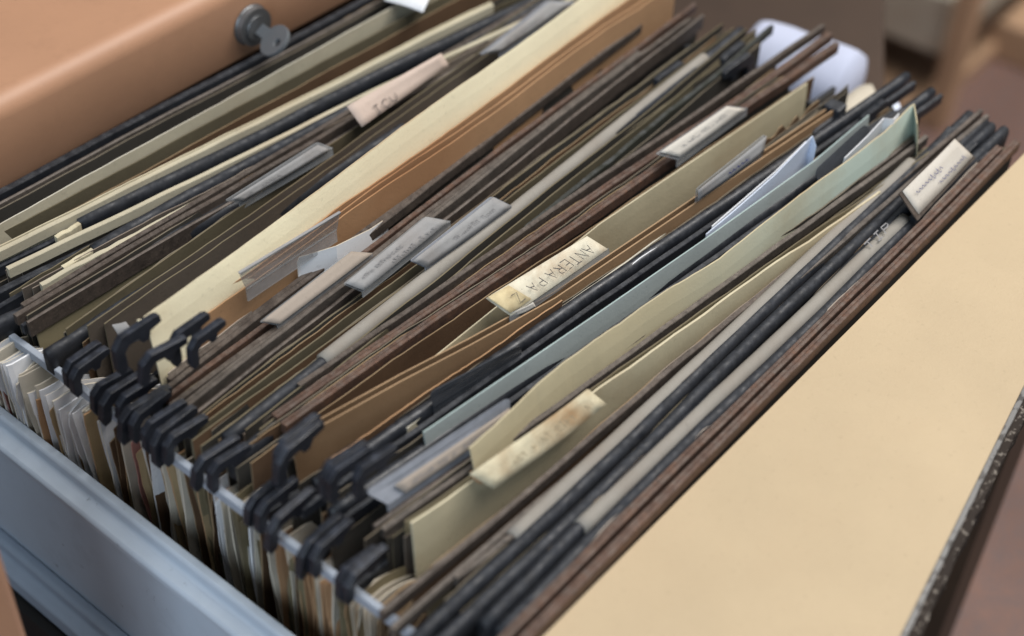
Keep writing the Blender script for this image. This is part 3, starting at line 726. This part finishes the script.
# ------------------------------------------------------------------ loose papers in the files
def loose(key, m, label, depth=.12, e=None, group=None, **kw):
    pts = []
    for i in range(len(P[key])-1):
        for k in range(8): pts.append(P[key][i].lerp(P[key][i+1], k/8))
    pts.append(P[key][-1])
    o = sheet(None, pts, (m, e or m), depth=depth, thick=.0004, name='paper_sheet', **kw)
    return tag(o, label, 'paper', group)
loose('p20', 'white_paper', 'white paper corner sticking up between the orange brown folder and the brown bars', e='aged_paper')
loose('p36', 'bluish_paper', 'blue white paper sheet rising behind the light blue grey folder')
loose('p36b', 'white_paper', 'white sheet leaning just behind the blue white paper sheet')
loose('p34', 'white_paper', 'thin white paper sliver showing behind the black tube with the dark tab')
loose('p39', 'white_paper', 'white paper peak just behind the pale green torn folder end')
tag(obj('paper_sheet', *plate(P['p0'], .0004, warp=.0006), 'white_paper', smooth=True), 'white paper corner lying on the back files, cut by the photo top', 'paper')

rnd = random.Random(4)
cols = [('white_paper', 'aged_paper'), ('aged_paper', 'aged_paper'), ('manila_paper', 'kraft_edge'), ('brown_card', 'brown_edge'), ('white_paper', 'white_paper'), ('khaki_card', 'olive_edge'), ('kraft_card', 'kraft_edge'), ('pink_paper', 'pink_paper')]
LBL = {'white_paper': 'white paper filed upright, its left edge showing beneath the steel rail', 'aged_paper': 'yellowish paper filed upright, its left edge showing beneath the steel rail',
       'manila_paper': 'manila sheet filed upright, its left edge showing beneath the steel rail', 'brown_card': 'dark brown card filed upright, its left edge showing beneath the steel rail',
       'khaki_card': 'khaki card filed upright, its left edge showing beneath the steel rail', 'kraft_card': 'orange brown card filed upright, its left edge showing beneath the steel rail',
       'pink_paper': 'pinkish paper filed upright, its left edge showing beneath the steel rail'}
y = .262
while y > -.03:
    if y > .185: ch = rnd.choice([0, 1, 1, 0, 7, 4, 2, 6])
    elif y > .12: ch = rnd.choice([0, 0, 1, 2, 4, 4, 3, 2, 7])
    elif y > .07: ch = rnd.choice([0, 5, 3, 1, 1, 5, 4, 2])
    else: ch = rnd.choice([3, 6, 5, 1, 6, 2, 1])
    if y < .016: ch = 3
    m, e = cols[ch]
    k = min(1, max(0, (y-.125)/.06))        # further back the papers bulge out under the rail
    x = .0022-.0115*k+rnd.uniform(-.0016, .0016); zt = -.0173-rnd.random()**3*.010
    if y > .19: x = rnd.uniform(-.0105, -.0085); zt = -.012-rnd.random()*.006
    ph = rnd.uniform(0, 9); am = rnd.choice([.0002, .0003, .0005, .0008, .0014])
    def torn(q, u, v, ph=ph, am=am, yy=y):
        k = max(0, 1-u*9)
        q.x += k*am*(noise.noise(Vector((v*9, ph, 1)))+.5*noise.noise(Vector((v*30, ph, 2))))
        q.y += k*am*1.6*noise.noise(Vector((v*4, ph, 5)))+(k*k*am*.9*math.sin(v*7+ph))
        if q.z < -.036: q.x = max(q.x, -.0094)
        return q
    pts = [Vector((x+(.34-x)*(i/30)**1.5, y+.003*math.sin(i*.2+y*90)*min(1, i/8), zt-.03*min(1, max(0, (.34-x)*(i/30)**1.5-.012)/.05)-.004*max(0, 1-i/3)*(am > .001)+.0015*noise.noise(Vector((i*.5, y*50, 0))))) for i in range(31)]
    o = sheet(None, pts, (m, e), depth=.17, thick=rnd.choice([.0003, .0005, .0008]), name='paper_sheet', lean=rnd.uniform(-.004, .004), bow=.0016, left_bow=rnd.uniform(-.004, .004), nv=26, bottom_x=rnd.uniform(-.003, .004), curl=torn)
    tag(o, LBL[m], 'paper', {'white_paper': 'white papers', 'aged_paper': 'yellowish papers', 'manila_paper': 'manila sheets', 'brown_card': 'dark brown cards', 'khaki_card': 'khaki cards', 'kraft_card': 'orange brown cards', 'pink_paper': 'pinkish papers'}[m]+' filed upright under the rail')
    y -= rnd.choice([.0012, .0015, .0018, .0022, .0027, .0034])

# ------------------------------------------------------------------ the drawer
dr = root('file_drawer', (.19, .1, -.30), 'pulled out blue grey steel drawer holding all the hanging files', 'drawer')
Y0, Y1 = -.047, .30
LIP = [(-.0095, -.049), (-.0095, -.0465), (-.0128, -.0465), (-.0138, -.0475), (-.0142, -.0515), (-.0152, -.0525), (-.0200, -.0530), (-.0212, -.0545), (-.0210, -.0580), (-.0195, -.0592), (-.0125, -.0592), (-.0125, -.30), (-.0105, -.30), (-.0105, -.050)]
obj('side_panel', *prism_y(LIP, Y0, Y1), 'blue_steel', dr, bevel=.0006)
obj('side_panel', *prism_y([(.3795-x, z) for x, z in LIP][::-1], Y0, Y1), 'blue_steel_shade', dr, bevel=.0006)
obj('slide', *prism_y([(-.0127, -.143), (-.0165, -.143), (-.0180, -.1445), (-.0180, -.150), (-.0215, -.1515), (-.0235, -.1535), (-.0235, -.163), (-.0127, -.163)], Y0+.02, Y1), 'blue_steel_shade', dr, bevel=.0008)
obj('rail', *box_vf(-.0004, Y0, -.0165, .0024, Y1-.02, -.0118), 'rail_steel', dr, bevel=.0005)
obj('rail', *box_vf(-.0018+.362, Y0, -.022, .3638, Y1-.02, -.0165), 'dark_steel', dr, bevel=.0005)
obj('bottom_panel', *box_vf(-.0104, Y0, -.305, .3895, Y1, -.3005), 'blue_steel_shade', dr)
obj('front_panel', *box_vf(-.0104, Y0-.004, -.30, .3895, Y0-.001, -.026), 'dark_steel', dr)

# ------------------------------------------------------------------ the orange cabinet behind, with its key
cb = root('filing_cabinet', (.19, .5, -.78), 'orange brown cabinet with a key in its lock behind the drawer', 'cabinet')
yf = .278
zt = 0.0377
# body with a rounded upper front edge, open below the front rail for the drawer
prof = [(yf+.006, -.003), (yf+.0005, -.003), (yf, -.002)]+[(yf+.009-.009*math.cos(a*math.pi/16), zt-.009+.009*math.sin(a*math.pi/16)) for a in range(9)]+[(.85, zt), (.85, .004), (yf+.006, .004)]
V = []; n = len(prof)
for x in (-.07, .46): V += [(x, a, b) for a, b in prof]
F = [tuple(range(n)), tuple(range(2*n-1, n-1, -1))]+[(k, n+k, n+(k+1) % n, (k+1) % n) for k in range(n)]
o = obj('top_rail', V, F, 'orange_paint', cb, smooth=True)
b = o.modifiers.new('edges', 'EDGE_SPLIT'); b.split_angle = R(35)
obj('side_panel', *box_vf(-.07, yf+.025, -.779, -.05, .85, .0035), 'orange_paint', cb, bevel=.001)
obj('side_panel', *box_vf(.44, yf+.025, -.779, .46, .85, .0035), 'orange_paint', cb, bevel=.001)
obj('back_panel', *box_vf(-.0495, .83, -.779, .4395, .848, .0035), 'dark_steel', cb)
L = P['lock'][0]
def disc(c, r, y0, y1, k=32, r2=None):
    V = [(c.x+r*math.cos(t*2*math.pi/k), y0, c.z+r*math.sin(t*2*math.pi/k)) for t in range(k)]
    V += [(c.x+(r2 or r)*math.cos(t*2*math.pi/k), y1, c.z+(r2 or r)*math.sin(t*2*math.pi/k)) for t in range(k)]
    return V, [tuple(range(k)), tuple(range(2*k-1, k-1, -1))]+[(i, (i+1) % k, k+(i+1) % k, k+i) for i in range(k)][::1]
lk = obj('lock', *join(disc(L, .0090, yf-.0045, yf-.0005, r2=.0098), disc(L, .0058, yf-.0058, yf-.0046)), 'grey_metal', cb, smooth=False, bevel=.0006)
# the key: blade in the lock, round bow with a hole, seen slightly turned
ky = root('key', L+Vector((0, -.02, -.004)), 'small grey metal key with round bow stuck in the cabinet lock', 'key')
K = P['keybow'][0]; ax = (K-(L+Vector((0, -.008, 0)))).normalized()
cd = Vector(CAM['C'])-K; up = (cd-ax*cd.dot(ax)).normalized(); sd = up.cross(ax)
def ringplate(c, a, b, nrm_, ro, ri, th, hole, k=28):
    V = []
    for s in (-.5, .5):
        for t in range(k):
            w = t*2*math.pi/k; V.append(c+a*ro*math.cos(w)+b*ro*math.sin(w)+nrm_*th*s)
        for t in range(k):
            w = t*2*math.pi/k; V.append(c+hole+a*ri*math.cos(w)+b*ri*math.sin(w)+nrm_*th*s)
    F = []
    for t in range(k):
        u = (t+1) % k
        F += [(t, u, k+u, k+t), (2*k+t, 3*k+t, 3*k+u, 2*k+u), (t, 2*k+t, 2*k+u, u), (k+t, k+u, 3*k+u, 3*k+t)]
    return V, F
obj('bow', *ringplate(K, ax, sd, up, .0084, .0020, .0022, ax*.0034), 'key_metal', ky, bevel=.0004)
a0 = L+Vector((0, -.0068, 0)); a1 = K-ax*.0080
def beam(a, b, s, w, u, h):
    V = []
    for p in (a, b):
        for i, j in ((-1, -1), (1, -1), (1, 1), (-1, 1)): V.append(p+s*w*i+u*h*j)
    return V, [(0, 1, 2, 3), (7, 6, 5, 4)]+[(k, 4+k, 4+(k+1) % 4, (k+1) % 4) for k in range(4)]
obj('blade', *beam(a0, a1, sd, .003, up, .001), 'key_metal', ky, bevel=.0003)

# orange cabinet corner at lower left
q = P['corner'][0]
nb = obj('neighbouring_cabinet', *box_vf(q.x-.42, q.y, -.78, q.x, q.y+.03, q.z+.06), 'orange_paint', bevel=.003)
tag(nb, 'edge of an orange brown panel in the bottom left corner beside the drawer', 'cabinet')
# dark blocks added under the slide, their black stands in for the gap's shade
ld = root('gap_block', (.19, .1, -.78), 'dark block added to stand for the shade under the blue grey slide', 'drawer')
obj('side_panel', *box_vf(-.028, -.03, -.70, .405, .302, -.306), 'dark_steel', ld)
obj('gap_shade_block', *box_vf(-.0275, -.03, -.3055, -.013, .302, -.166), 'gap_black', ld)

# ------------------------------------------------------------------ tan board in front
tb = root('tan_board', (.2, -.15, -.78), 'wide tan board with dark chipped edge in front of the files', 'table')
e0, e1 = P['edge']; d = (e1-e0).normalized(); nr = Vector((d.y, -d.x, 0))
zt2 = e0.z
A = e0-d*.35; B = e1+d*.21
yb = -.0402
poly = [(A.x, A.y), (B.x, B.y), (B.x+.02, yb), (A.x, yb)]
V = [(x, y_, zt2) for x, y_ in poly]+[(x, y_, zt2-.010) for x, y_ in poly]
obj('board', V, [(0, 1, 2, 3), (7, 6, 5, 4)]+[(k, 4+k, 4+(k+1) % 4, (k+1) % 4) for k in range(4)], 'tan_board', tb)
def edge_strip(o0, o1, z0, z1, name, m, n=120, rough=.0):
    V = []
    for i in range(n+1):
        p = A.lerp(B, i/n); k = rough*noise.noise(p*160)+rough*.6*noise.noise(p*520)
        for o, z in ((o0, z0), (o0, z1), (o1+k, z1), (o1+k*1.2, z0)): V.append((p.x+nr.x*o, p.y+nr.y*o, z))
    F = [(0, 1, 2, 3), (n*4+3, n*4+2, n*4+1, n*4)]
    for i in range(n):
        for k in range(4): F.append((i*4+k, (i+1)*4+k, (i+1)*4+(k+1) % 4, i*4+(k+1) % 4))
    return obj(name, V, F, m, tb)
edge_strip(.0002, .0020, zt2-.010, zt2+.0004, 'metal_edging', 'edge_metal', rough=.0004)
edge_strip(.0021, .0052, zt2-.011, zt2-.0016, 'worn_edge', 'edge_dark', rough=.0014)
for fx in (.10, .36):
    obj('leg', *box_vf(fx, -.085, -.78, fx+.03, -.055, zt2-.0102), 'dark_wood', tb)

# ------------------------------------------------------------------ room behind
fl = obj('floor', [(-2, -2.5, -.78), (5, -2.5, -.78), (5, 4, -.78), (-2, 4, -.78)], [(0, 1, 2, 3)], 'floor_tile', kind='structure')
RZ = P['roll'][0].z-.0268
poly = [(.47, .055), (.512, .087), (.75, .222), (.75, .62), (.47, .62)]
V = [(x, y_, RZ) for x, y_ in poly]+[(x, y_, -.78) for x, y_ in poly]; k0 = len(poly)
sc_ = obj('side_cabinet', V, [tuple(range(k0)), tuple(range(2*k0-1, k0-1, -1))]+[(k, k0+k, k0+(k+1) % k0, (k+1) % k0) for k in range(k0)], 'brown_wood', bevel=.003)
tag(sc_, 'blurred dark brown wooden cabinet behind the right ends of the files', 'cabinet')
# white roll of paper on it
r0, r1 = P['roll']; axr = (r1-r0).normalized(); s1 = axr.cross(Vector((0, 0, 1))).normalized(); s2 = s1.cross(axr)
V = []; F = []; k = 40; nn = 14; L_ = (r1-r0).length
for i in range(nn+1):
    u = i/nn; rr = .026*(1-.06*(2*u-1)**10)
    for t in range(k):
        w = t*2*math.pi/k; V.append(r0+axr*L_*u+(s1*math.cos(w)+s2*math.sin(w))*(rr+.0006*noise.noise(Vector((u*4, math.cos(w)*2, math.sin(w)*2)))))
for i in range(nn):
    for t in range(k): F.append((i*k+t, i*k+(t+1) % k, (i+1)*k+(t+1) % k, (i+1)*k+t))
F += [tuple(range(k-1, -1, -1)), tuple(nn*k+t for t in range(k))]
ro = obj('paper_roll', V, F, 'lavender_paper', smooth=True); tag(ro, 'fat white roll lying behind the right ends of the files', 'paper roll')
q = P['scrap']
so = obj('paper_scrap', *plate(q, .004, warp=.004), 'aged_paper', smooth=True); tag(so, 'pale beige paper lying behind the black cap of the kraft folder', 'paper')
so = obj('paper_scrap', *plate(P['scrap2'], .004, warp=.004), 'bluish_paper', smooth=True); tag(so, 'bluish white paper just below the white roll at right', 'paper')
# open shelf on the floor far behind
sf = root('open_shelf', (1.6, .47, -.78), 'blurred open wooden shelf standing on the floor at upper right', 'shelf')
obj('bottom_board', *box_vf(1.46, .415, -.779, 1.95, .75, -.755), 'light_wood', sf, bevel=.002)
obj('post', *box_vf(1.468, .385, -.779, 1.50, .412, -.25), 'light_wood', sf, bevel=.002)
obj('back_board', *box_vf(1.951, .385, -.779, 1.97, .75, -.25), 'dark_wood', sf)
obj('side_board', *box_vf(1.46, .751, -.779, 1.95, .78, -.25), 'brown_wood', sf, bevel=.002)
obj('shelf_board', *box_vf(1.50, .4146, -.70, 1.95, .7505, -.685), 'dark_wood', sf)
pk = obj('paper_stack', *box_vf(1.49, .425, -.6845, 1.78, .70, -.60), 'aged_paper', bevel=.003); tag(pk, 'blurred grey white stack of papers on the far shelf', 'papers')
Q1, Q2 = P['plank']
pl = obj('plank', *box_vf(Q1.x, Q2.y-.1, -.7795, Q1.x+.12, Q1.y-.01, -.72), 'light_wood', bevel=.003); tag(pl, 'blurred tan plank edge in the top right corner of the photo', 'plank')

# ------------------------------------------------------------------ camera, light
sc = bpy.context.scene
cam = bpy.data.cameras.new('camera'); co = bpy.data.objects.new('camera', cam); col.objects.link(co); sc.camera = co
from mathutils import Matrix
mr = CAM['M']   # rows: camera right, down, forward in world axes
rot = Matrix(((mr[0][0], -mr[1][0], -mr[2][0]), (mr[0][1], -mr[1][1], -mr[2][1]), (mr[0][2], -mr[1][2], -mr[2][2])))
co.matrix_world = Matrix.Translation(Vector(CAM['C'])) @ rot.to_4x4()
cam.sensor_width = 36; cam.sensor_fit = 'HORIZONTAL'; cam.lens = 36*CAM['f']/1024
cam.clip_start = .01; cam.clip_end = 60
cam.dof.use_dof = True; cam.dof.focus_distance = .607; cam.dof.aperture_fstop = 4.6; cam.dof.aperture_blades = 7
def area(name, loc, tgt, size, power, c):
    l = bpy.data.lights.new(name, 'AREA'); l.energy = power; l.size = size; l.color = c
    o = bpy.data.objects.new(name, l); col.objects.link(o); o.location = loc
    o.rotation_euler = (Vector(tgt)-Vector(loc)).to_track_quat('-Z', 'Y').to_euler(); return o
lights = [area('ceiling_light', (.35, -.5, 1.85), (.15, .08, 0), 1.25, 29.5, (1, .98, .96)),
          area('background_fill', (1.7, -.4, 2.1), (1.7, .2, -.78), 1.2, 70, (1, .95, .89)),  # unseen fill lamp added to brighten the floor and shelf behind
          area('window_light', (-1.9, -.55, .85), (.1, .1, 0), 1.6, 34, (.72, .86, 1.0))]
w = bpy.data.worlds.new('World'); sc.world = w; w.use_nodes = True
w.node_tree.nodes['Background'].inputs[0].default_value = (.80, .88, 1, 1); w.node_tree.nodes['Background'].inputs[1].default_value = .085
for o in TOPS+lights+[co]: o.location.z += LIFT
sc.view_settings.view_transform = 'Standard'; sc.view_settings.look = 'None'; sc.view_settings.exposure = 0
sc.render.engine = 'CYCLES'; sc.render.resolution_x = 1024; sc.render.resolution_y = 636
sc.cycles.use_denoising = True
